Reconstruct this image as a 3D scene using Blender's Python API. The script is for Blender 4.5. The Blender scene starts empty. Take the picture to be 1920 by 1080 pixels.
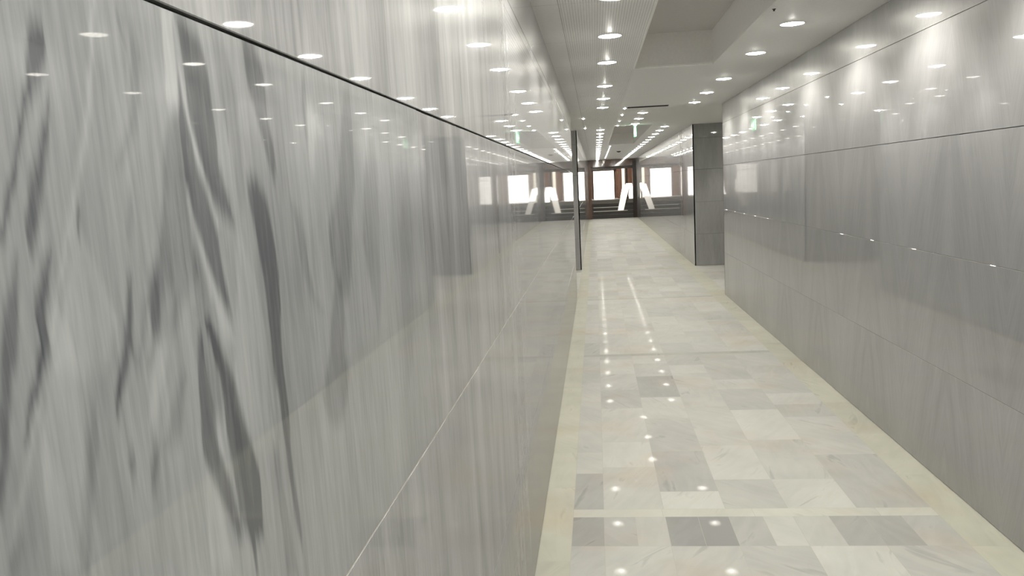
import bpy, bmesh, math, random
import numpy as np
from mathutils import Vector, Matrix
sc = bpy.context.scene
COL = sc.collection

# ---------------------------------------------------------------- camera
CAM_H = 1.68
cd = bpy.data.cameras.new('camera'); cam = bpy.data.objects.new('camera', cd); COL.objects.link(cam)
R = Vector((0.9938145, 0.1000795, -0.0481326)); U = Vector((0.0351977, 0.1272140, 0.9912506)); B = R.cross(U)
cam.matrix_world = Matrix(((R.x, U.x, B.x, 0), (R.y, U.y, B.y, 0), (R.z, U.z, B.z, CAM_H), (0, 0, 0, 1)))
cd.sensor_width = 36; cd.lens = 36 * 1538.36 / 1920; cd.clip_start = 0.02; cd.clip_end = 400
sc.camera = cam
# ---------------------------------------------------------------- light and exposure
w = bpy.data.worlds.new('sky'); sc.world = w; w.use_nodes = True
w.node_tree.nodes['Background'].inputs[0].default_value = (1.0, 0.95, 0.86, 1)
w.node_tree.nodes['Background'].inputs[1].default_value = 3.4
SPOT_W = 52.0
LAMP_COL = (1.0, 0.965, 0.905)
sc.view_settings.view_transform = 'Standard'; sc.view_settings.look = 'None'
sc.view_settings.exposure = 0.33; sc.view_settings.gamma = 1; sc.view_settings.use_curve_mapping = False
try:
    sc.cycles.max_bounces = 14; sc.cycles.glossy_bounces = 8; sc.cycles.diffuse_bounces = 6
    sc.cycles.sample_clamp_indirect = 3.0; sc.cycles.blur_glossy = 0.5
    sc.cycles.caustics_refractive = False
except Exception: pass

sd = bpy.data.lights.new('sun', 'SUN'); sd.energy = 7; sd.angle = 0.01; sd.color = (1, 0.96, 0.88)
sun = bpy.data.objects.new('sun', sd); COL.objects.link(sun); sun.rotation_euler = (math.radians(26), 0, 0)   # high sun over the corridor roof, falls on the far steps
# ---------------------------------------------------------------- measures (metres, camera over the origin, +Y down the corridor)
XL, XR, XRF, H = -0.3194, 1.789, 1.848, 2.674
Y0, Y1, Y2, Y3 = -4.0, 11.87, 15.93, 37.9
JOINTS = [0.606, 1.2168, 1.8275, 2.4105]
CX0, CX1, HC = 0.384, 1.075, 2.968
rnd = random.Random(4)

# ---------------------------------------------------------------- materials
def new_mat(name):
    m = bpy.data.materials.new(name); m.use_nodes = True
    return m, m.node_tree.nodes, m.node_tree.links, m.node_tree.nodes['Principled BSDF']
def N(ns, t, **k):
    n = ns.new(t)
    for a, v in k.items(): setattr(n, a, v)
    return n
def flat(name, col, rough=0.5, metal=0.0, ior=1.5, em=0.0, emc=None):
    m, ns, ln, b = new_mat(name)
    tc = N(ns, 'ShaderNodeTexCoord'); nz = N(ns, 'ShaderNodeTexNoise'); nz.inputs['Scale'].default_value = 40
    mx = N(ns, 'ShaderNodeMixRGB', blend_type='MIX')
    mx.inputs[1].default_value = (*[c * 0.94 for c in col], 1); mx.inputs[2].default_value = (*[min(1, c * 1.05) for c in col], 1)
    ln.new(tc.outputs['Object'], nz.inputs['Vector']); ln.new(nz.outputs['Fac'], mx.inputs[0]); ln.new(mx.outputs[0], b.inputs['Base Color'])
    b.inputs['Roughness'].default_value = rough; b.inputs['Metallic'].default_value = metal; b.inputs['IOR'].default_value = ior
    if em:
        b.inputs['Emission Color'].default_value = (*(emc or col), 1); b.inputs['Emission Strength'].default_value = em
    return m

def math_(ns, ln, op, a, b_=None, c=None, clamp=False):
    n = N(ns, 'ShaderNodeMath', operation=op, use_clamp=clamp)
    for i, v in enumerate((a, b_, c)):
        if v is None: continue
        if isinstance(v, (int, float)): n.inputs[i].default_value = v
        else: ln.new(v, n.inputs[i])
    return n.outputs[0]

def marble(name, dark, light, mirror=None, contrast=1.0, ior=1.66, rough=0.02, traced=False, chev=0.0, broad_amp=1.5, fine_amp=0.35):
    """polished grey marble, veins run up the slab; 'mirror' is the width of a book-matched pair"""
    m, ns, ln, b = new_mat(name)
    geo = N(ns, 'ShaderNodeNewGeometry'); sep = N(ns, 'ShaderNodeSeparateXYZ'); ln.new(geo.outputs['Position'], sep.inputs[0])
    u = math_(ns, ln, 'ADD', sep.outputs[0], sep.outputs[1]); z = sep.outputs[2]
    if mirror: u2 = math_(ns, ln, 'PINGPONG', u, mirror)
    else: u2 = u
    course = math_(ns, ln, 'FLOOR', math_(ns, ln, 'DIVIDE', z, 0.6085))
    ang = math_(ns, ln, 'MULTIPLY', z, chev)
    def layer(su, sz, off, det, dist, rg=0.6):
        c = N(ns, 'ShaderNodeCombineXYZ')
        ln.new(math_(ns, ln, 'MULTIPLY', math_(ns, ln, 'ADD', u2, ang), su), c.inputs[0])
        ln.new(math_(ns, ln, 'MULTIPLY', z, sz), c.inputs[1])
        ln.new(math_(ns, ln, 'MULTIPLY_ADD', course, 3.7, off), c.inputs[2])
        t = N(ns, 'ShaderNodeTexNoise'); ln.new(c.outputs[0], t.inputs['Vector'])
        t.inputs['Scale'].default_value = 1; t.inputs['Detail'].default_value = det; t.inputs['Roughness'].default_value = rg
        t.inputs['Distortion'].default_value = dist
        return t.outputs['Fac']
    broad = layer(7, 0.9, 1.3, 4, 0.5); mid = layer(26, 2.6, 9.1, 5, 0.8); fine = layer(150, 9, 4.4, 3, 0.2)
    spots = layer(45, 9, 17.0, 2, 0.4)
    v = math_(ns, ln, 'MULTIPLY_ADD', math_(ns, ln, 'SUBTRACT', broad, 0.5), broad_amp * contrast, 0.5)
    v = math_(ns, ln, 'MULTIPLY_ADD', math_(ns, ln, 'SUBTRACT', mid, 0.5), 1.1 * contrast, v)
    v = math_(ns, ln, 'MULTIPLY_ADD', math_(ns, ln, 'SUBTRACT', fine, 0.5), fine_amp, v)
    # dark pulled streaks
    st = N(ns, 'ShaderNodeMapRange', interpolation_type='SMOOTHSTEP'); ln.new(mid, st.inputs[0])
    st.inputs[1].default_value = 0.58; st.inputs[2].default_value = 0.66; st.inputs[3].default_value = 0; st.inputs[4].default_value = -0.28 * contrast
    v = math_(ns, ln, 'ADD', v, st.outputs[0])
    if traced:
        at = N(ns, 'ShaderNodeAttribute'); at.attribute_name = 'vein'
        v = math_(ns, ln, 'MULTIPLY_ADD', at.outputs['Fac'], -0.58, v)
    sp = N(ns, 'ShaderNodeMapRange'); ln.new(spots, sp.inputs[0]); sp.inputs[1].default_value = 0.72; sp.inputs[2].default_value = 0.78
    sp.inputs[3].default_value = 0; sp.inputs[4].default_value = -0.3 * contrast
    v = math_(ns, ln, 'ADD', v, sp.outputs[0], clamp=True)
    mx = N(ns, 'ShaderNodeMixRGB'); ln.new(v, mx.inputs[0])
    mx.inputs[1].default_value = (*dark, 1); mx.inputs[2].default_value = (*light, 1)
    ln.new(mx.outputs[0], b.inputs['Base Color'])
    b.inputs['Roughness'].default_value = 0.34; b.inputs['Specular IOR Level'].default_value = 0.22
    b.inputs['Coat Weight'].default_value = 0.93; b.inputs['Coat Roughness'].default_value = rough; b.inputs['Coat IOR'].default_value = ior
    return m

M_LEFT = marble('grey_marble', (0.06, 0.065, 0.071), (0.34, 0.346, 0.35), contrast=0.75, chev=0.05, broad_amp=2.2, fine_amp=0.55)
M_TRACED = marble('grey_marble_veined', (0.04, 0.045, 0.052), (0.345, 0.36, 0.362), contrast=0.36, traced=True, chev=0.05, fine_amp=0.5)
M_RIGHT = marble('grey_marble_bookmatched', (0.115, 0.115, 0.115), (0.27, 0.27, 0.27), mirror=0.62, contrast=0.42, chev=0.28)
M_JAMB = marble('grey_marble_return', (0.16, 0.16, 0.16), (0.30, 0.30, 0.29), contrast=0.5)
M_GROUT = flat('dark_joint', (0.035, 0.032, 0.028), 0.9)
M_GROUTR = flat('grey_joint', (0.10, 0.09, 0.085), 0.8)
M_GROUTL = flat('pale_joint', (0.52, 0.47, 0.41), 0.6)
M_CEIL = flat('ceiling_white', (0.94, 0.93, 0.905), 0.65)
M_TRIM = flat('ceiling_edge_trim', (0.9, 0.89, 0.86), 0.3)
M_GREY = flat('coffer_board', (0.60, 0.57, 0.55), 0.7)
M_RING = flat('lamp_trim_white', (0.9, 0.9, 0.87), 0.35)
M_DISC = flat('lamp_diffuser', (0.9, 0.88, 0.8), 0.4, em=85.0, emc=(1, 0.95, 0.84))
M_BULB = flat('lamp_core', (0.9, 0.9, 0.9), 0.4, em=450.0, emc=(1, 0.97, 0.9))
M_BLACK = flat('black_slot', (0.008, 0.008, 0.008), 0.6)
M_BROWN = marble('brown_polished_stone', (0.035, 0.018, 0.011), (0.12, 0.062, 0.04), contrast=0.8, rough=0.06)
M_DARK = flat('dark_bronze_frame', (0.022, 0.015, 0.011), 0.25, 0.3)
M_STEP = flat('dark_step_stone', (0.035, 0.033, 0.028), 0.4)
M_NOSE = flat('pale_step_nosing', (0.7, 0.68, 0.6), 0.4)
M_WHITE = flat('white_board', (0.9, 0.89, 0.86), 0.4)

def perforated():
    m, ns, ln, b = new_mat('perforated_ceiling_panel')
    geo = N(ns, 'ShaderNodeNewGeometry'); sep = N(ns, 'ShaderNodeSeparateXYZ'); ln.new(geo.outputs['Position'], sep.inputs[0])
    px = math_(ns, ln, 'PINGPONG', sep.outputs[0], 0.008); py = math_(ns, ln, 'PINGPONG', sep.outputs[1], 0.008)
    r = math_(ns, ln, 'ADD', math_(ns, ln, 'MULTIPLY', px, px), math_(ns, ln, 'MULTIPLY', py, py))
    hole = math_(ns, ln, 'LESS_THAN', r, 0.0028 ** 2)
    mx = N(ns, 'ShaderNodeMixRGB'); ln.new(hole, mx.inputs[0])
    mx.inputs[1].default_value = (0.94, 0.93, 0.905, 1); mx.inputs[2].default_value = (0.12, 0.12, 0.12, 1)
    ln.new(mx.outputs[0], b.inputs['Base Color']); b.inputs['Roughness'].default_value = 0.5
    return m
M_PERF = perforated()

def tile_mat():
    m, ns, ln, b = new_mat('marble_floor_tile')
    at = N(ns, 'ShaderNodeAttribute'); at.attribute_name = 'tile'
    sep = N(ns, 'ShaderNodeSeparateColor'); ln.new(at.outputs['Color'], sep.inputs[0])
    geo = N(ns, 'ShaderNodeNewGeometry')
    # every tile gets its own vein direction and cut
    rot = N(ns, 'ShaderNodeVectorRotate', rotation_type='Z_AXIS'); ln.new(geo.outputs['Position'], rot.inputs['Vector'])
    ln.new(math_(ns, ln, 'MULTIPLY_ADD', sep.outputs[1], 1.6, 0.7), rot.inputs['Angle'])
    off = N(ns, 'ShaderNodeVectorMath', operation='ADD'); ln.new(rot.outputs[0], off.inputs[0])
    cz = N(ns, 'ShaderNodeCombineXYZ'); ln.new(math_(ns, ln, 'MULTIPLY', sep.outputs[2], 31.0), cz.inputs[2]); ln.new(cz.outputs[0], off.inputs[1])
    mp = N(ns, 'ShaderNodeMapping'); mp.inputs['Scale'].default_value = (3.0, 14.0, 1.0); ln.new(off.outputs[0], mp.inputs[0])
    nz = N(ns, 'ShaderNodeTexNoise'); ln.new(mp.outputs[0], nz.inputs['Vector']); nz.inputs['Scale'].default_value = 1
    nz.inputs['Detail'].default_value = 6; nz.inputs['Distortion'].default_value = 0.9
    n2 = N(ns, 'ShaderNodeTexNoise'); ln.new(off.outputs[0], n2.inputs['Vector']); n2.inputs['Scale'].default_value = 3; n2.inputs['Detail'].default_value = 5
    vein = N(ns, 'ShaderNodeMapRange', interpolation_type='SMOOTHSTEP'); ln.new(nz.outputs['Fac'], vein.inputs[0])
    vein.inputs[1].default_value = 0.60; vein.inputs[2].default_value = 0.74; vein.inputs[3].default_value = 0; vein.inputs[4].default_value = -0.35
    v = math_(ns, ln, 'MULTIPLY_ADD', math_(ns, ln, 'SUBTRACT', nz.outputs['Fac'], 0.5), 0.4, sep.outputs[0])
    v = math_(ns, ln, 'MULTIPLY_ADD', math_(ns, ln, 'SUBTRACT', n2.outputs['Fac'], 0.5), 0.5, v)
    v = math_(ns, ln, 'ADD', v, vein.outputs[0], clamp=True)
    mx = N(ns, 'ShaderNodeMixRGB'); ln.new(v, mx.inputs[0]); mx.inputs[1].default_value = (0.135, 0.135, 0.128, 1); mx.inputs[2].default_value = (0.275, 0.274, 0.25, 1)
    # iron-pink and honey clouds
    pk = N(ns, 'ShaderNodeTexNoise'); ln.new(geo.outputs['Position'], pk.inputs['Vector']); pk.inputs['Scale'].default_value = 1.7; pk.inputs['Detail'].default_value = 3
    pf = N(ns, 'ShaderNodeMapRange'); ln.new(pk.outputs['Fac'], pf.inputs[0]); pf.inputs[1].default_value = 0.52; pf.inputs[2].default_value = 0.75; pf.inputs[4].default_value = 0.8
    m2 = N(ns, 'ShaderNodeMixRGB', blend_type='MULTIPLY'); ln.new(pf.outputs[0], m2.inputs[0]); ln.new(mx.outputs[0], m2.inputs[1]); m2.inputs[2].default_value = (1.0, 0.88, 0.80, 1)
    m3 = N(ns, 'ShaderNodeMixRGB', blend_type='MULTIPLY'); ln.new(at.outputs['Alpha'], m3.inputs[0]); ln.new(m2.outputs[0], m3.inputs[1]); m3.inputs[2].default_value = (0.93, 0.925, 0.84, 1)
    ln.new(m3.outputs[0], b.inputs['Base Color']); b.inputs['Roughness'].default_value = 0.6; b.inputs['Specular IOR Level'].default_value = 0.1
    b.inputs['Coat Weight'].default_value = 0.026; b.inputs['Coat Roughness'].default_value = 0.03; b.inputs['Coat IOR'].default_value = 1.5
    return m
M_TILE = tile_mat()
M_FGROUT = flat('floor_joint', (0.2, 0.185, 0.16), 0.8)

# ---------------------------------------------------------------- mesh helpers
class MB:
    """gathers shapes of one object; several material slots allowed"""
    def __init__(s): s.v = []; s.f = []; s.mi = []
    def quad(s, a, b, c, d, mi=0):
        n = len(s.v); s.v += [tuple(a), tuple(b), tuple(c), tuple(d)]; s.f.append((n, n+1, n+2, n+3)); s.mi.append(mi)
    def poly(s, pts, mi=0):
        n = len(s.v); s.v += [tuple(p) for p in pts]; s.f.append(tuple(range(n, n+len(pts)))); s.mi.append(mi)
    def box(s, x0, x1, y0, y1, z0, z1, mi=0, c=0.0, M=None):
        bm = bmesh.new(); bmesh.ops.create_cube(bm, size=1)
        for v in bm.verts:
            v.co = Vector(((x0+x1)/2 + v.co.x*(x1-x0), (y0+y1)/2 + v.co.y*(y1-y0), (z0+z1)/2 + v.co.z*(z1-z0)))
        if c: bmesh.ops.bevel(bm, geom=bm.edges[:], offset=c, segments=2, affect='EDGES')
        s.add(bm, mi, M)
    def add(s, bm, mi=0, M=None):
        n = len(s.v); bm.verts.index_update()
        s.v += [tuple((M @ v.co) if M else v.co) for v in bm.verts]
        for f in bm.faces: s.f.append(tuple(n + v.index for v in f.verts)); s.mi.append(mi)
        bm.free()
    def lathe(s, prof, seg=32, mi=0, M=None):
        """prof: (radius, z) list turned about Z"""
        n = len(s.v); k = len(prof)
        for i in range(seg):
            a = 2*math.pi*i/seg
            for r, z in prof:
                p = Vector((r*math.cos(a), r*math.sin(a), z)); s.v.append(tuple((M @ p) if M else p))
        for i in range(seg):
            j = (i+1) % seg
            for q in range(k-1):
                s.f.append((n+i*k+q, n+i*k+q+1, n+j*k+q+1, n+j*k+q)); s.mi.append(mi)
    def build(s, name, mats, parent=None, smooth=False):
        me = bpy.data.meshes.new(name); me.from_pydata(s.v, [], s.f)
        for m in (mats if isinstance(mats, (list, tuple)) else [mats]): me.materials.append(m)
        for p, mi in zip(me.polygons, s.mi): p.material_index = mi; p.use_smooth = smooth
        me.validate(); me.update()
        o = bpy.data.objects.new(name, me); COL.objects.link(o)
        if parent: o.parent = parent
        return o
def struct(o): o['kind'] = 'structure'; return o
def tag(o, label, cat, group=None):
    o['label'] = label; o['category'] = cat
    if group: o['group'] = group
    return o
def empty(name, loc, label, cat, group=None):
    o = bpy.data.objects.new(name, None); COL.objects.link(o); o.location = loc; o.empty_display_size = 0.05
    return tag(o, label, cat, group)

# ---------------------------------------------------------------- marble walls in courses
def slab(mb, P, n, a0, a1, z0, z1, mi=0, ch=0.0010, dep=0.02):
    """one course of facing on a plane; P(a, z, d) gives the point at run a, height z, depth d behind the face"""
    f = [(a0+ch, z0+ch), (a1-ch, z0+ch), (a1-ch, z1-ch), (a0+ch, z1-ch)]; g = [(a0, z0), (a1, z0), (a1, z1), (a0, z1)]
    F = [P(a, z, 0) for a, z in f]; G = [P(a, z, ch) for a, z in g]; K = [P(a, z, dep) for a, z in g]
    mb.poly(F, mi)
    for i in range(4):
        j = (i+1) % 4
        mb.quad(F[i], F[j], G[j], G[i], mi); mb.quad(G[i], G[j], K[j], K[i], mi)
def faced_wall(name, P, a0, a1, mats, skip=None, gap=0.0034, core=0.12, inset=0.04):
    """courses with open joints in front of a solid core; mats = [marble, dark joint, pale joint]"""
    mb = MB(); zs = [0.0] + JOINTS + [H]; gw = (.6, .5, 1.25, .8)
    for k in range(5):
        lo = zs[k] + (gap*gw[k-1]/2 if k else 0.002); hi = zs[k+1] - (gap*gw[k]/2 if k < 4 else 0.0)
        if skip and skip[0] == k:
            if skip[1] > a0: slab(mb, P, 0, a0, skip[1], lo, hi)
            if skip[2] < a1: slab(mb, P, 0, skip[2], a1, lo, hi)
        else: slab(mb, P, 0, a0, a1, lo, hi)
    # joint filling a little behind the face, then the core
    for i, zj in enumerate(JOINTS):
        w_ = gap*gw[i]/2 + 0.001
        mb.poly([P(a0, zj-w_, 0.006 if i > 1 else 0.0007), P(a1, zj-w_, 0.006 if i > 1 else 0.0007),
                 P(a1, zj+w_, 0.006 if i > 1 else 0.0007), P(a0, zj+w_, 0.006 if i > 1 else 0.0007)], 1 if i != 1 or len(mats) < 3 else 2)
    b0, b1 = a0 + inset, a1 - inset
    c = [P(a, z, d) for d in (0.021, core) for a, z in ((b0, 0), (b1, 0), (b1, H+0.4), (b0, H+0.4))]
    for q in ((0,1,2,3), (4,5,6,7), (0,1,5,4), (1,2,6,5), (2,3,7,6), (3,0,4,7)): mb.quad(*[c[i] for i in q], 1)
    return struct(mb.build(name, mats))
alongY = lambda X, s: (lambda a, z, d: (X + s*d, a, z))     # s: direction of depth behind the face
alongX = lambda Y, s: (lambda a, z, d: (a, Y + s*d, z))
NEAR0, NEAR1 = 0.36, 1.50                                   # the richly veined slab nearest the camera
wl = faced_wall('wall_left', alongY(XL, -1), Y0, Y1, [M_LEFT, M_GROUT, M_GROUTL], skip=(2, NEAR0, NEAR1))
STREAKS = [
  (0.8, [4581,17896,4541,17823,4488,17696,4478,17591,4455,17485,4418,17378,4362,17256,4302,17106,4243,16960,4159,16787,4114,16646,4146,16644,4212,16786,4285,16960,4336,17107,4397,17258,4477,17383,4574,17498,4632,17612,4676,17725,4674,17847,4619,17903]),
  (0.7, [4630,17443,4586,17301,4517,17174,4417,17020,4364,16870,4339,16781,4323,16662,4328,16541,4367,16537,4416,16656,4460,16776,4490,16868,4555,17022,4612,17179,4624,17303,4659,17446]),
  (0.55, [4229,16549,4117,16385,4060,16219,4001,15997,3957,15834,3904,15529,3855,15225,3888,15211,3979,15504,4057,15807,4128,15970,4181,16198,4215,16372,4246,16548]),
  (0.75, [4491,16557,4395,16411,4334,16296,4304,16178,4325,16019,4265,15908,4204,15769,4137,15635,4100,15524,4116,15519,4187,15620,4264,15753,4353,15888,4402,16004,4401,16161,4451,16279,4487,16401,4519,16555]),
  (0.9, [4820,16763,4787,16698,4773,16620,4794,16619,4824,16696,4836,16762]),
  (0.6, [5277,16310,5192,16029,5135,15893,5048,15693,4987,15564,4973,15423,4996,15417,5057,15545,5144,15671,5259,15869,5287,16013,5328,16304]),
  (0.3, [4716,15601,4641,15280,4528,14809,4481,14555,4531,14531,4588,14783,4745,15245,4790,15581]),
  (0.3, [5614,17996,5600,17849,5516,17476,5468,17327,5343,17176,5254,17032,5336,17033,5441,17180,5590,17335,5647,17487,5719,17867,5663,18005]),
  (0.55, [5100,15163,5044,15070,5066,14980,5102,14967,5129,15040,5125,15155]),
  (0.5, [5390,15107,5321,14973,5300,14863,5283,14771,5323,14756,5381,14833,5430,14935,5459,15084]),
  (0.8, [6266,18251,6314,18079,6351,17840,6354,17551,6393,17302,6476,17135,6534,16962,6623,16785,6814,16643,6950,16590,7014,16586,6981,16635,6967,16776,6879,16962,6814,17144,6810,17323,6785,17589,6750,17892,6677,18140,6377,18273]),
  (0.75, [6257,17746,6192,17455,6203,17127,6213,16920,6258,16709,6329,16535,6441,16264,6586,16023,6728,15817,6810,15804,6765,15999,6690,16239,6666,16514,6624,16696,6526,16918,6386,17132,6338,17466,6274,17748]),
  (0.4, [6174,17575,5989,17360,5896,17119,5813,16805,5738,16533,5543,16279,5480,16134,5526,15817,5744,15774,6042,16054,6262,16196,6216,16500,6205,16795,6254,17129,6260,17378,6225,17580]),
  (0.35, [6216,16500,6175,16206,6195,15860,6197,15599,6269,15317,6335,15029,6476,14989,6530,15253,6488,15538,6447,15818,6378,16183,6268,16496]),
  (0.75, [6178,15776,6111,15530,6080,15147,6073,14797,6116,14649,6187,14533,6269,14364,6362,14187,6469,13950,6514,13858,6574,13831,6649,13871,6605,14086,6563,14249,6512,14412,6462,14525,6338,14708,6317,15080,6241,15501,6230,15767]),
  (0.9, [6309,15841,6366,15653,6471,15359,6494,15076,6488,14798,6560,14490,6583,14241,6607,13988,6727,13811,6777,13723,6804,13574,6808,13367,6852,13346,6859,13548,6863,13684,7044,13670,7035,13804,7063,14052,7068,14308,6950,14652,6815,14988,6706,15304,6505,15626,6373,15830]),
  (0.7, [7352,17012,7346,16816,7401,16567,7480,16361,7540,16049,7576,15733,7587,15416,7598,15094,7688,14747,7713,14410,7739,14068,7795,13650,7876,13328,7926,13130,7954,13117,7976,13284,7935,13593,7877,14018,7877,14358,7892,14691,7837,15038,7851,15364,7893,15684,7934,16004,7894,16330,7858,16544,7781,16808,7569,17013]),
  (0.65, [7487,18325,7521,18043,7571,17831,7687,17570,7813,17324,7904,17068,7949,16964,8004,16964,8083,17071,8057,17335,7976,17592,7957,17873,7927,18099,7707,18364]),
  (0.35, [7431,14446,7430,14070,7472,13506,7507,13016,7776,12881,7710,13402,7583,14013,7558,14405]),
  (0.42, [9671,15803,9448,15378,9283,15021,9100,14741,8901,14538,8988,14262,9198,14071,9488,13983,9619,14079,9827,14296,9956,14541,9821,14913,9937,15299,9920,15775]),
  (0.5, [9035,18195,8976,17784,8998,17436,9030,17350,9065,17351,9103,17442,9132,17798,9139,18209]),
  (0.3, [8406,16741,8498,16455,8583,16045,8734,15673,9117,15463,9190,15452,8938,15644,8814,16022,8739,16441,8514,16738]),
  (0.35, [10619,18203,10293,17503,10098,16966,9563,16459,9582,15943,9857,15514,10183,15468,10397,15860,10532,16410,10791,16967,10858,17533,10860,18230]),
  (0.25, [6883,18219,6930,17961,6968,17651,7061,17336,7102,17010,7144,16676,7257,16672,7271,17011,7284,17348,7297,17682,7197,17998,7091,18256]),
  (0.3, [11636,17723,11245,17041,10972,16169,11299,15310,11405,14829,11518,14808,11725,15250,11859,16107,11983,17046,11926,17742]),
  (0.3, [13858,17330,13181,16277,12971,15249,12951,14372,12979,13650,13201,13595,13633,14239,13808,15141,14038,16234,14186,17339]),
  (0.3, [5160,15961,5250,15646,5337,15853,5432,16140,5487,16133,5423,15837,5295,15635,5235,15947]),
  (0.3, [5388,15652,5491,15823,5528,16127,5592,16351,5686,16341,5656,16109,5597,15803,5442,15640]),
  (0.3, [5078,15759,4998,15561,4955,15428,5008,15413,5081,15539,5170,15739]),
  (0.35, [5851,15505,5668,15304,5529,15062,5507,15028,5579,15005,5750,14990,5843,15256,5930,15486]),
  (0.25, [3921,15078,3894,14970,3861,14850,3964,14799,3994,14923,4018,15035]),
  (0.25, [5386,16888,5313,16672,5299,16564,5363,16559,5423,16666,5452,16887]),
  (-0.5, [6096,18315,6073,18077,6043,17799,6036,17601,6095,17499,6161,17505,6224,17620,6240,17825,6237,18106,6244,18346]),
  (-0.35, [5181,18137,5097,17773,5018,17431,4848,17092,4748,16831,4637,16610,4523,16333,4421,16032,4444,16027,4571,16327,4707,16605,4832,16829,4929,17094,5075,17436,5155,17782,5234,18149]),
  (-0.5, [6265,17828,6276,17544,6413,17133,6595,16697,6645,16605,6684,16603,6663,16694,6486,17135,6354,17551,6291,17832]),
  (-0.4, [6204,16962,6240,16710,6313,16450,6425,16089,6541,15802,6602,15607,6804,15568,6718,15772,6537,16074,6421,16442,6292,16708,6221,16962]),
  (-0.3, [5744,16176,5519,15779,5372,15386,5344,15238,5411,15218,5509,15348,5721,15738,5897,16157]),
  (-0.3, [4321,15864,4217,15642,4109,15429,3984,15202,3888,15003,3925,14985,4031,15183,4142,15418,4252,15632,4347,15858]),
  (-0.4, [6290,15042,6301,14812,6424,14539,6535,14163,6618,13884,6669,13862,6594,14139,6482,14518,6412,14776,6326,15032]),
  (-0.3, [9072,17910,9091,17618,9083,17204,9131,17025,9184,17025,9263,17208,9399,17640,9303,17933]),
  (-0.3, [6065,14667,6049,14406,6025,14102,6009,13838,6406,13643,6365,13949,6242,14329,6099,14655]),
  (-0.25, [4488,16274,4365,15854,4219,15423,4204,14952,4205,14694,4433,14580,4479,14831,4615,15289,4704,15774,4507,16271]),
  (-0.25, [4766,16699,4523,16141,4411,15843,4920,15723,5101,16044,4818,16697]),
  (-0.2, [7005,16540,6972,16114,6804,15568,6691,15022,6930,14558,7521,14363,7419,14821,7486,15435,7369,16069,7114,16533]),
]

def veined_slab():
    lo, hi = JOINTS[1] + 0.0017, JOINTS[2] - 0.0017
    nu, nz = 640, 190
    ys = 1/np.linspace(1/NEAR0, 1/NEAR1, nu); zs = np.linspace(lo, hi, nz)
    Yg, Zg = np.meshgrid(ys, zs); y = Yg.ravel(); z = Zg.ravel()
    # hand-torn edges: a little sideways waver that stays long up the slab
    yj = y + 0.0005*np.sin(z*61 + y*90) + 0.0004*np.sin(z*143 + y*260 + 1.3) + 0.0004*np.sin(z*17 - y*420) + 0.0003*np.sin(y*900 + z*35)
    zj = z + 0.0012*np.sin(y*520) + 0.0008*np.sin(y*1270 + 2)
    tot = np.zeros_like(y)
    for amp, co in STREAKS:
        p = np.array(co, float).reshape(-1, 2)/1e4
        q = np.roll(p, -1, 0)
        inside = np.zeros(len(y), bool); dist = np.full(len(y), 9.0)
        for (ax, az), (bx, bz) in zip(p, q):
            dx, dz = bx-ax, (bz-az)
            # the streaks run up the slab, so distance counts mostly sideways
            k = 0.12
            ex, ez = dx, dz*k; L = ex*ex + ez*ez + 1e-12
            t = np.clip(((yj-ax)*ex + (zj-az)*k*ez)/L, 0, 1)
            d = np.hypot(yj-ax-t*ex, (zj-az)*k - t*ez); dist = np.minimum(dist, d)
            c = ((az > zj) != (bz > zj)) & (yj < (bx-ax)*(zj-az)/(bz-az+1e-12) + ax)
            inside ^= c
        sd = np.where(inside, dist, -dist)
        soft = 0.0011 + 0.0016*y
        e = np.clip((sd + soft*0.7)/(soft*1.6), 0, 1); tot += amp*e*e*(3-2*e)
    tot = np.clip(tot, -0.7, 1.0)
    tot *= np.clip((NEAR1-0.02 - y)/0.25, 0, 1)
    me = bpy.data.meshes.new('marble_slab')
    verts = np.stack([np.full_like(y, XL), y, z], 1)
    idx = np.arange(nu*nz).reshape(nz, nu)
    faces = np.stack([idx[:-1, :-1], idx[:-1, 1:], idx[1:, 1:], idx[1:, :-1]], -1).reshape(-1, 4)
    V = [tuple(v) for v in verts]; F = [tuple(f) for f in faces.tolist()]
    n = len(V); V += [(XL-0.02, NEAR0, lo), (XL-0.02, NEAR1, lo), (XL-0.02, NEAR1, hi), (XL-0.02, NEAR0, hi)]
    F += [(0, n, n+1, nu-1), (int(idx[-1, 0]), int(idx[-1, -1]), n+2, n+3)]
    me.from_pydata(V, [], F); me.materials.append(M_TRACED)
    at = me.attributes.new('vein', 'FLOAT', 'POINT'); at.data.foreach_set('value', np.concatenate([tot, np.zeros(4)]).astype(np.float32))
    o = bpy.data.objects.new('wall_left', me); COL.objects.link(o); return struct(o)
veined_slab()

wr = faced_wall('wall_right', alongY(XR, 1), Y0, Y1, [M_RIGHT, M_GROUTR, M_GROUTR], gap=0.0026)
wl2 = faced_wall('wall_left', alongY(XL, -1), Y2, Y3, [M_LEFT, M_GROUT, M_GROUT])
wr2 = faced_wall('wall_right', alongY(XRF, 1), Y2, Y3, [M_RIGHT, M_GROUT])
# cross passage: returns on both sides
faced_wall('wall_passage_right_far', alongX(Y2, 1), XRF + 0.0, 8.0, [M_JAMB, M_GROUT])
faced_wall('wall_passage_right_near', alongX(Y1, -1), XR + 0.0, 8.0, [M_JAMB, M_GROUT])
faced_wall('wall_passage_left_far', alongX(Y2, 1), -7.0, XL, [M_JAMB, M_GROUT])
faced_wall('wall_passage_left_near', alongX(Y1, -1), -7.0, XL, [M_JAMB, M_GROUT])
faced_wall('wall_passage_right_end', alongY(8.0, 1), Y1, Y2, [M_JAMB, M_GROUT])
faced_wall('wall_passage_left_end', alongY(-7.0, -1), Y1, Y2, [M_JAMB, M_GROUT])
faced_wall('wall_back', alongX(Y0, -1), XL, XR, [M_JAMB, M_GROUT])

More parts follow.
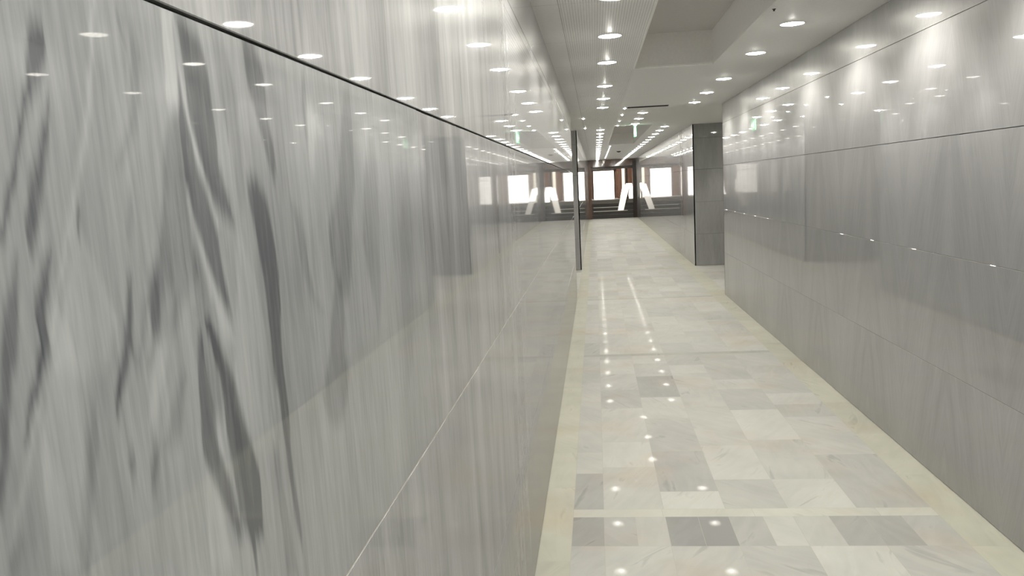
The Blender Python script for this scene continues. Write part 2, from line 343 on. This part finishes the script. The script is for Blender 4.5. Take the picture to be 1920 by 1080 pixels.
# ---------------------------------------------------------------- floor
def floor():
    tiles = []
    def t(x0, x1, y0, y1, tone, honey=0.0): tiles.append((x0, x1, y0, y1, tone, honey))
    colx = [-0.17, -0.015, 0.14, 0.29, 0.60, 0.91, 1.245, 1.60]
    # one transverse band as laid near the camera
    for x0, x1, tn in ((-.17,-.015,.18), (-.015,.14,.45), (.14,.29,.62), (.29,.45,.08), (.45,.60,.02), (.60,.765,.42), (.765,.91,.8), (.91,1.08,.66), (1.08,1.245,.3), (1.245,1.42,.3), (1.42,1.60,.55)):
        t(x0, x1, 3.655, 3.99, tn)
    wide = [(-.17, -.015), (-.015, .29), (.29, .60), (.60, .91), (.91, 1.245), (1.245, 1.60)]
    known = {0: [(4.09, 4.62, .35), (4.62, 5.0, .7), (5.0, 6.2, .62)],
             1: [(4.09, 4.72, .66), (4.72, 5.2, .78), (5.2, 6.0, .72), (6.0, 6.55, .5), (6.55, 7.1, .6)],
             2: [(4.09, 4.33, .86), (4.33, 5.0, .38), (5.0, 5.72, .52), (5.72, 6.3, .7), (6.3, 7.0, .30), (7.0, 7.5, .6)],
             3: [(4.09, 4.5, .56), (4.5, 5.1, .76), (5.1, 6.0, .68), (6.0, 6.6, .6)],
             4: [(4.09, 4.5, .8), (4.5, 5.2, .64), (5.2, 5.9, .8), (5.9, 6.5, .5)],
             5: [(4.09, 4.9, .5), (4.9, 5.7, .66)]}
    bands = [3.99]; 
    while bands[-1] < Y3: bands.append(bands[-1] + 3.86)
    for c, (x0, x1) in enumerate(wide):
        # in front of the cut band
        y = 3.655; first = True
        while y > Y0:
            L = rnd.choice((0.32, 0.48, 0.6, 0.75)); 
            t(x0, x1, max(Y0, y-L), y, {2: .62, 3: .55, 4: .85, 1: .68}.get(c, .6) if first else 0.6 + rnd.uniform(-.22, .22)); y -= L; first = False
        y = 4.09
        for a, b_, tn in known[c]: t(x0, x1, a, b_, tn); y = b_
        for bi in range(1, len(bands)+1):
            end = bands[bi] if bi < len(bands) else Y3
            end = min(end, Y3)
            while y < end - 1e-6:
                L = rnd.choice((0.32, 0.48, 0.6, 0.75)); 
                if y + L > end - 0.15: L = end - y
                t(x0, x1, y, y+L, 0.62 + rnd.uniform(-.13, .13)); y += L
            if end >= Y3: break
            y = end + 0.10
    for i, b_ in enumerate(bands):
        if b_ + .1 < Y3:
            x = -0.17
            while x < 1.6 - 1e-6:
                L = min(rnd.choice((0.3, 0.45, 0.6)), 1.6-x)
                if 1.6 - (x+L) < 0.1: L = 1.6-x
                t(x, x+L, b_, b_+0.10, 0.9 if i == 0 else 0.42, .4); x += L
    # honey-coloured border strips along both walls
    for x0, x1 in ((XL, -0.17), (1.60, XRF)):
        y = Y0
        while y < Y3:
            L = rnd.choice((0.6, 0.75, 0.9)); L = min(L, Y3-y)
            t(x0, x1, y, y+L, 0.78 + rnd.uniform(-.1, .1), 1.0); y += L
    # passages
    for xa, xb in ((-7.0, XL), (XRF, 8.0)):
        x = xa
        while x < xb - 1e-6:
            L = min(0.46, xb-x); y = Y1
            while y < Y2 - 1e-6:
                M_ = min(0.6, Y2-y); t(x, x+L, y, y+M_, 0.62 + rnd.uniform(-.18, .18)); y += M_
            x += L
    V = []; F = []; C = []; g = 0.0009
    for x0, x1, y0, y1, tn, hn in tiles:
        if y0 >= Y3: continue
        n = len(V); V += [(x0+g, y0+g, 0), (x1-g, y0+g, 0), (x1-g, y1-g, 0), (x0+g, y1-g, 0)]; F.append((n, n+1, n+2, n+3))
        C.append((tn, rnd.random(), rnd.random(), hn))
    nt = len(F); n = len(V)
    for q in ((XL-.02, XRF+.02, Y0, Y3, -0.0012), (-7.0, 8.0, Y1, Y2, -0.0013), (-8, 9, Y0-1, Y3, -0.1)):
        m_ = len(V); V += [(q[0], q[2], q[4]), (q[1], q[2], q[4]), (q[1], q[3], q[4]), (q[0], q[3], q[4])]; F.append((m_, m_+1, m_+2, m_+3)); C.append((.5, .5, .5, 0))
    me = bpy.data.meshes.new('floor'); me.from_pydata(V, [], F); me.materials.append(M_TILE); me.materials.append(M_FGROUT)
    ca = me.color_attributes.new('tile', 'FLOAT_COLOR', 'CORNER')
    for p in me.polygons:
        if p.index >= nt: p.material_index = 1
        for li in p.loop_indices: ca.data[li].color = C[p.index]
    o = bpy.data.objects.new('floor', me); COL.objects.link(o); return struct(o)
floor()

# ---------------------------------------------------------------- ceiling with coffers
COFFERS = [(0.2, 7.62), (15.25, 22.75), (27.0-100, 27.5-100)][:2]
def ceiling():
    mb = MB(); T = 0.012
    def pan(x0, x1, y0, y1, mi=0, z=H):
        mb.quad((x0, y0, z), (x0, y1, z), (x1, y1, z), (x1, y0, z), mi)
    seam = 0.001
    # left run: plain edge strip + perforated panels, cut every 1.25 m
    y = Y0
    while y < Y3 - 1e-6:
        L = min(1.25, Y3-y)
        pan(XL, -0.172, y+seam, y+L-seam); pan(-0.170, CX0, y+seam, y+L-seam, 1)
        y += L
    for x0, x1 in ((CX1, XRF),): pan(x0, x1, Y0, Y3)
    ys = [Y0] + [v for c in COFFERS for v in c] + [Y3]
    for i in range(0, len(ys), 2): pan(CX0, CX1, ys[i], ys[i+1])
    pan(-7.0, XL, Y1, Y2); pan(XRF, 8.0, Y1, Y2)
    for (a, b_) in COFFERS:
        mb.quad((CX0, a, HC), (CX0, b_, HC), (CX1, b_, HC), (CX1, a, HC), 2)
        mb.quad((CX0, a, H), (CX0, b_, H), (CX0, b_, HC), (CX0, a, HC), 0); mb.quad((CX1, a, H), (CX1, b_, H), (CX1, b_, HC), (CX1, a, HC), 0)
        mb.quad((CX0, a, H), (CX1, a, H), (CX1, a, HC), (CX0, a, HC), 0); mb.quad((CX0, b_, H), (CX1, b_, H), (CX1, b_, HC), (CX0, b_, HC), 0)
    # backing above keeps daylight out
    mb.box(-8, 9, Y0-1, Y3, HC+0.05, HC+0.1, 3)
    mb.box(XL-0.1, CX0-0.03, Y0, Y3, H+0.004, H+0.012, 3)
    return struct(mb.build('ceiling', [M_CEIL, M_PERF, M_GREY, M_GROUT]))
ceiling()
for i, (a, b_) in enumerate(COFFERS):      # slim bright edge trims round the coffers
    mb = MB(); t_ = 0.012
    mb.box(CX0-t_, CX0+.002, a-t_, b_+t_, H-0.005, H+0.02, 0, 0.001); mb.box(CX1-.002, CX1+t_, a-t_, b_+t_, H-0.005, H+0.02, 0, 0.001)
    mb.box(CX0, CX1, b_-.002, b_+t_, H-0.005, H+0.02, 0, 0.001); mb.box(CX0, CX1, a-t_, a+.002, H-0.005, H+0.02, 0, 0.001)
    struct(mb.build('trim_%d' % (i+1), M_TRIM))

# ---------------------------------------------------------------- recessed downlights
def make_downlight(r, small=False, lamp=True):
    o = empty('recessed_downlight', (0, 0, 0), '', 'downlight')
    a = MB(); a.lathe([(r+.010, 0.0), (r+.009, -.004), (r+.003, -.006), (r, -.003), (r-.002, 0.0)], 32)
    a.build('trim_ring', M_RING, o, True)
    b_ = MB(); b_.lathe([(r-.001, -.002), (r*.93, -.0045), (r*.7, -.0070), (r*.30, -.0086), (0.0005, -.0088)], 32)
    b_.build('diffuser', M_DISC, o, True)
    c = MB(); c.lathe([(r*.24, -.0080), (r*.22, -.012), (r*.12, -.015), (0.0005, -.016)], 16)
    c.build('bulb', M_BULB, o, True)
    if lamp:
        ld = bpy.data.lights.new('beam', 'SPOT'); ld.energy = SPOT_W; ld.color = LAMP_COL; ld.spot_size = math.radians(124); ld.spot_blend = 0.55
        ld.shadow_soft_size = 0.02
        l = bpy.data.objects.new('beam', ld); COL.objects.link(l); l.parent = o; l.location = (0, 0, -0.035); l.rotation_euler = (0, math.radians(9), 0)
    return o
def dup(root):
    r = root.copy(); COL.objects.link(r)
    for ch in list(root.children):
        c = ch.copy(); COL.objects.link(c); c.parent = r
    return r
ORD = ['first', 'second', 'third', 'fourth', 'fifth', 'sixth', 'seventh', 'eighth', 'ninth', 'tenth', 'eleventh', 'twelfth', 'thirteenth',
       'fourteenth', 'fifteenth', 'sixteenth', 'seventeenth', 'eighteenth', 'nineteenth', 'twentieth']
proto = make_downlight(0.076)
used = [False]
def downlight(x, y, label, group):
    # the beam leans towards the nearer wall
    if used[0]: o = dup(proto)
    else: o = proto; used[0] = True
    o.location = (x, y, H); o.rotation_euler = (0, 0, math.pi if x > 0.75 else 0); tag(o, label, 'downlight', group); return o
far_beam = []
def dim_beam(o):                     # the far rows burn a little weaker
    for ch in o.children:
        if ch.type == 'LIGHT':
            if not far_beam: far_beam.append(ch.data.copy()); far_beam[0].energy = SPOT_W*0.66
            ch.data = far_beam[0]
near = [4.65, 5.85, 7.12, 8.82, 10.13, 11.33]
behind = [-2.85, -1.6, -0.35, 0.9, 2.15, 3.40]
far = [16.1 + 1.23*i for i in range(18)]
for x, side, wall in ((0.135, 'left', 'on perforated panels'), (1.352, 'right', 'on the plain strip')):
    for i, y in enumerate(near):
        if side == 'left' or i > 0: k = i if side == 'left' else i-1
        if side == 'right' and i == 0:
            downlight(x, y, 'round white downlight just out of view above the right wall strip', 'downlights behind the viewpoint'); continue
        downlight(x, y, '%s white downlight from the viewer in the near %s row, %s' % (ORD[k], side, wall), 'ceiling downlights of the near %s row' % side)
    for y in behind: downlight(x, y, 'round white downlight seen only as a reflection in the polished walls', 'downlights behind the viewpoint')
    for i, y in enumerate(far):
        dimmed = downlight(x, y, '%s small round downlight past the cross passage in the far %s ceiling row' % (ORD[i], side), 'ceiling downlights of the far %s row' % side)
        dim_beam(dimmed)
for i, y in enumerate((12.57, 13.71, 14.90)):
    downlight(0.74, y, '%s in line of the three middle downlights between the black slot and the second coffer' % ('nearest', 'middle', 'farthest')[i], 'middle downlights over the cross passage')
for x, y in ((2.7, 12.7), (2.7, 14.9), (5.0, 13.9), (-1.3, 12.7), (-1.3, 14.9), (-3.8, 13.9)): downlight(x, y, 'unseen downlight added inside a side passage to brighten its wall faces', 'added fill downlights of the side passages')  # unseen fill lamps, added to brighten the dark passage returns
# small glowing dots set along the dashed line at the coffer edge
sp0 = make_downlight(0.022, lamp=False); sp0.name = 'glowing_dot'
spots = [(0.44, 11.62, 0), (0.44, 12.75, 0), (0.435, 13.95, 0), (0.435, 15.08, 0)] + [(0.455, 23.7 + 1.15*i, 1) for i in range(11)] + [(-0.15, 13.05, 2), (-0.15, 15.34, 2)]
for i, (x, y, g) in enumerate(spots):
    o = sp0 if i == 0 else dup(sp0); o.location = (x, y, H)
    if g == 0: tag(o, '%s tiny glowing dot leading from the black slot towards the second coffer' % ORD[i], 'spotlight', 'glowing dots beside the black slot')
    elif g == 1: tag(o, '%s tiny glowing dot in the far dotted line beyond the second coffer' % ORD[i-4], 'spotlight', 'glowing dots in the far line')
    else: tag(o, '%s of two tiny ceiling spotlights above the dark edge of the left opening' % ('nearer', 'farther')[i-15], 'spotlight', 'pair of small left spotlights')

# ---------------------------------------------------------------- slot vent, detectors, exit sign
o = empty('slot_vent', (0.75, 11.58, H), 'long black slot air vent set crosswise in the white ceiling', 'air vent')
a = MB(); L_, w_ = 0.28, 0.065
a.box(-L_, L_, -w_, -w_+.006, -.006, 0, 0, .001); a.box(-L_, L_, w_-.006, w_, -.006, 0, 0, .001); a.box(-L_, -L_+.006, -w_, w_, -.006, 0, 0, .001); a.box(L_-.006, L_, -w_, w_, -.006, 0, 0, .001)
a.build('frame', M_BLACK, o)
a = MB(); a.box(-L_+.006, L_-.006, -w_+.006, w_-.006, -.002, 0); a.build('slot_opening', M_BLACK, o)
a = MB()
for k in (-.025, 0, .025): a.box(-L_+.006, L_-.006, k-.002, k+.002, -.010, -.002)
a.build('blade', M_BLACK, o)
o = empty('sprinkler_head', (1.12, 5.31, H), 'tiny dark sprinkler head on the ceiling beside the near coffer edge', 'sprinkler')
a = MB(); a.lathe([(.012, 0), (.011, -.003), (.006, -.004), (.005, -.008), (.003, -.010)], 20); a.build('body', M_DARK, o, True)
a = MB(); a.lathe([(.0005, -.010), (.007, -.010), (.007, -.012), (.0005, -.013)], 20); a.build('deflector', M_DARK, o, True)
o = empty('smoke_detector', (0.81, 27.86, H), 'dark smoke detector dot on the ceiling far down the corridor', 'smoke detector')
a = MB(); a.lathe([(.075, 0), (.075, -.018), (.06, -.03), (.03, -.045), (.0005, -.048)], 28); a.build('housing', M_DARK, o, True)
a = MB(); a.lathe([(.085, 0), (.085, -.006), (.075, -.007)], 28); a.build('base_ring', M_GREY, o, True)

M_GREEN = flat('green_sign_face', (0.02, 0.35, 0.12), 0.3, em=0.9, emc=(0.03, 0.75, 0.25))
M_EDGE = flat('sign_lit_edge', (0.8, 0.95, 0.85), 0.3, em=1.4, emc=(0.62, 1.0, 0.72))
M_PICT = flat('sign_pictogram', (0.9, 0.95, 0.9), 0.3, em=1.8, emc=(0.8, 1.0, 0.85))
o = empty('exit_sign', (0.745, 15.18, H), 'green lit exit sign hanging edge-on from the ceiling before the second coffer', 'exit sign')
a = MB(); a.box(-.03, .03, -.17, .17, -.028, 0, 0, .004); a.build('housing', M_RING, o)
a = MB(); a.box(-.016, .016, -.15, .15, -.215, -.028, 0, .002); a.build('sign_panel', M_GREEN, o)
a = MB(); a.box(-.0075, .0075, -.158, -.150, -.215, -.028, 0, .001); a.box(-.0075, .0075, .150, .158, -.215, -.028, 0, .001); a.build('lit_edge', M_EDGE, o)
a = MB()
for s in (-1, 1):
    X = s*.0168
    a.poly([(X, .02, -.12), (X, .08, -.06), (X, .08, -.10), (X, .13, -.10), (X, .13, -.14), (X, .08, -.14), (X, .08, -.18)])
    a.poly([(X, -.12, -.06), (X, -.03, -.06), (X, -.03, -.185), (X, -.12, -.185)])
a.build('pictogram', M_PICT, o)

# ---------------------------------------------------------------- far end: dark portal, steps, bright doorway
YE = Y3
mb = MB()
mb.box(XL-.1, XRF+.2, YE-.02, YE+.2, 2.36, H+.4, 0)                      # fascia across the top
mb.box(XL-.12, XL+.14, YE-.01, YE+.22, 0.0, 2.36, 0, .004)
struct(mb.build('wall_end_portal', M_BROWN))
mb = MB(); mb.box(XRF-.16, XRF+.2, YE-.03, YE+.2, 0.0, 2.62, 0, .004); struct(mb.build('trim_3', M_DARK))
mb = MB(); mb.box(XL-.1, XRF+.2, YE+.1, YE+.24, 2.24, 2.36, 0, .004); struct(mb.build('trim_4', M_DARK))
# stairs
gb = MB(); gb.box(-8, 9, YE, YE+9, -.2, -.003); struct(gb.build('ground', M_STEP))
WX0, WX1, WZ0, WZ1, WY = -.085, .94, .83, 2.22, YE+4.1
st = MB(); rise, tread, ys0 = 0.166, 0.32, YE+0.25
for k in range(5): st.box(XL-.095, XRF+.095, ys0+k*tread, ys0+(k+1)*tread if k < 4 else WY-.05, 0 if k == 0 else k*rise-.002, (k+1)*rise, 0)
o = tag(st.build('staircase', [M_STEP]), 'dark stone steps rising to the bright doorway at the corridor end', 'staircase')
for k, x1 in ((1, 1.45), (2, 1.3)):
    n_ = MB(); n_.box(-.12, x1, ys0+k*tread-.012, ys0+k*tread+.05, (k+1)*rise-.022, (k+1)*rise+.004, 0, .003); n_.build('step_nosing', M_NOSE, o)
# end wall with the doorway
mb = MB()
mb.box(XL-.3, WX0, WY, WY+.15, .83, 3.4); mb.box(WX1, XRF+.4, WY, WY+.15, .83, 3.4); mb.box(WX0, WX1, WY, WY+.15, WZ1, 3.4)
struct(mb.build('wall_end', M_BROWN))
o = empty('door_frame', ((WX0+WX1)/2, WY, WZ0), 'dark frame of the glaring daylight doorway at the corridor end', 'door frame')
W_ = (WX1-WX0)/2; Hh = WZ1-WZ0
a = MB(); a.box(-W_-.07, W_+.12, -.04, 0, Hh, Hh+.10, 0, .005); a.build('head', M_DARK, o)
for s in (-1, 1):
    a = MB(); a.box(s*W_-.06*(s < 0), s*W_+.06*(s > 0), -.04, 0, 0, Hh, 0, .005); a.build('jamb', M_DARK, o)
# side walls of the stair hall, open to the sky
mb = MB(); mb.box(XL-.25, XL-.1, YE+.2, WY, 0, 3.4); struct(mb.build('wall_stair_left', M_BROWN))
mb = MB(); mb.box(XRF+.1, XRF+.3, YE+.2, WY, 0, 3.4); struct(mb.build('wall_stair_right', M_BROWN))
# upright stone piers at the right of the steps
for (x0, x1, y, m_, lb) in ((1.10, 1.22, YE+3.0, M_BROWN, 'slim brown stone pier right beside the glaring doorway'),
                        (1.30, 1.44, YE+2.9, M_NOSE, 'pale upright pier between the brown and dark piers by the steps'),
                        (1.46, 1.56, YE+2.4, M_DARK, 'narrow near-black pier right of the pale one'),
                        (1.57, 1.90, YE+2.2, M_BROWN, 'broad brown stone pier at the right end of the steps')):
    a = MB(); a.box(x0, x1, y, y+.14, .83, 2.9, 0, .006)
    tag(a.build('stone_pier', m_), lb, 'pier')
def board(x0, x1, xt0, xt1, y0, y1, z0, z1, lb):
    a = MB(); t_ = .025
    f = [(x0, y0, z0), (x1, y0, z0), (xt1, y1, z1), (xt0, y1, z1)]; g = [(x, y+t_, z) for x, y, z in f]
    a.poly(f); a.poly(g[::-1])
    for i in range(4): j = (i+1) % 4; a.quad(f[i], f[j], g[j], g[i])
    return tag(a.build('leaning_board', M_WHITE), lb, 'board', 'white boards on the steps')
board(1.00, 1.27, 1.30, 1.62, ys0+1*tread+.06, YE+1.85, 2*rise+.003, 1.50, 'sunlit white board leaning right over the steps')
board(1.58, 1.88, 1.46, 1.74, ys0+4*tread+.2, YE+2.10, .834, 1.55, 'sunlit white board leaning left against the broad brown pier')
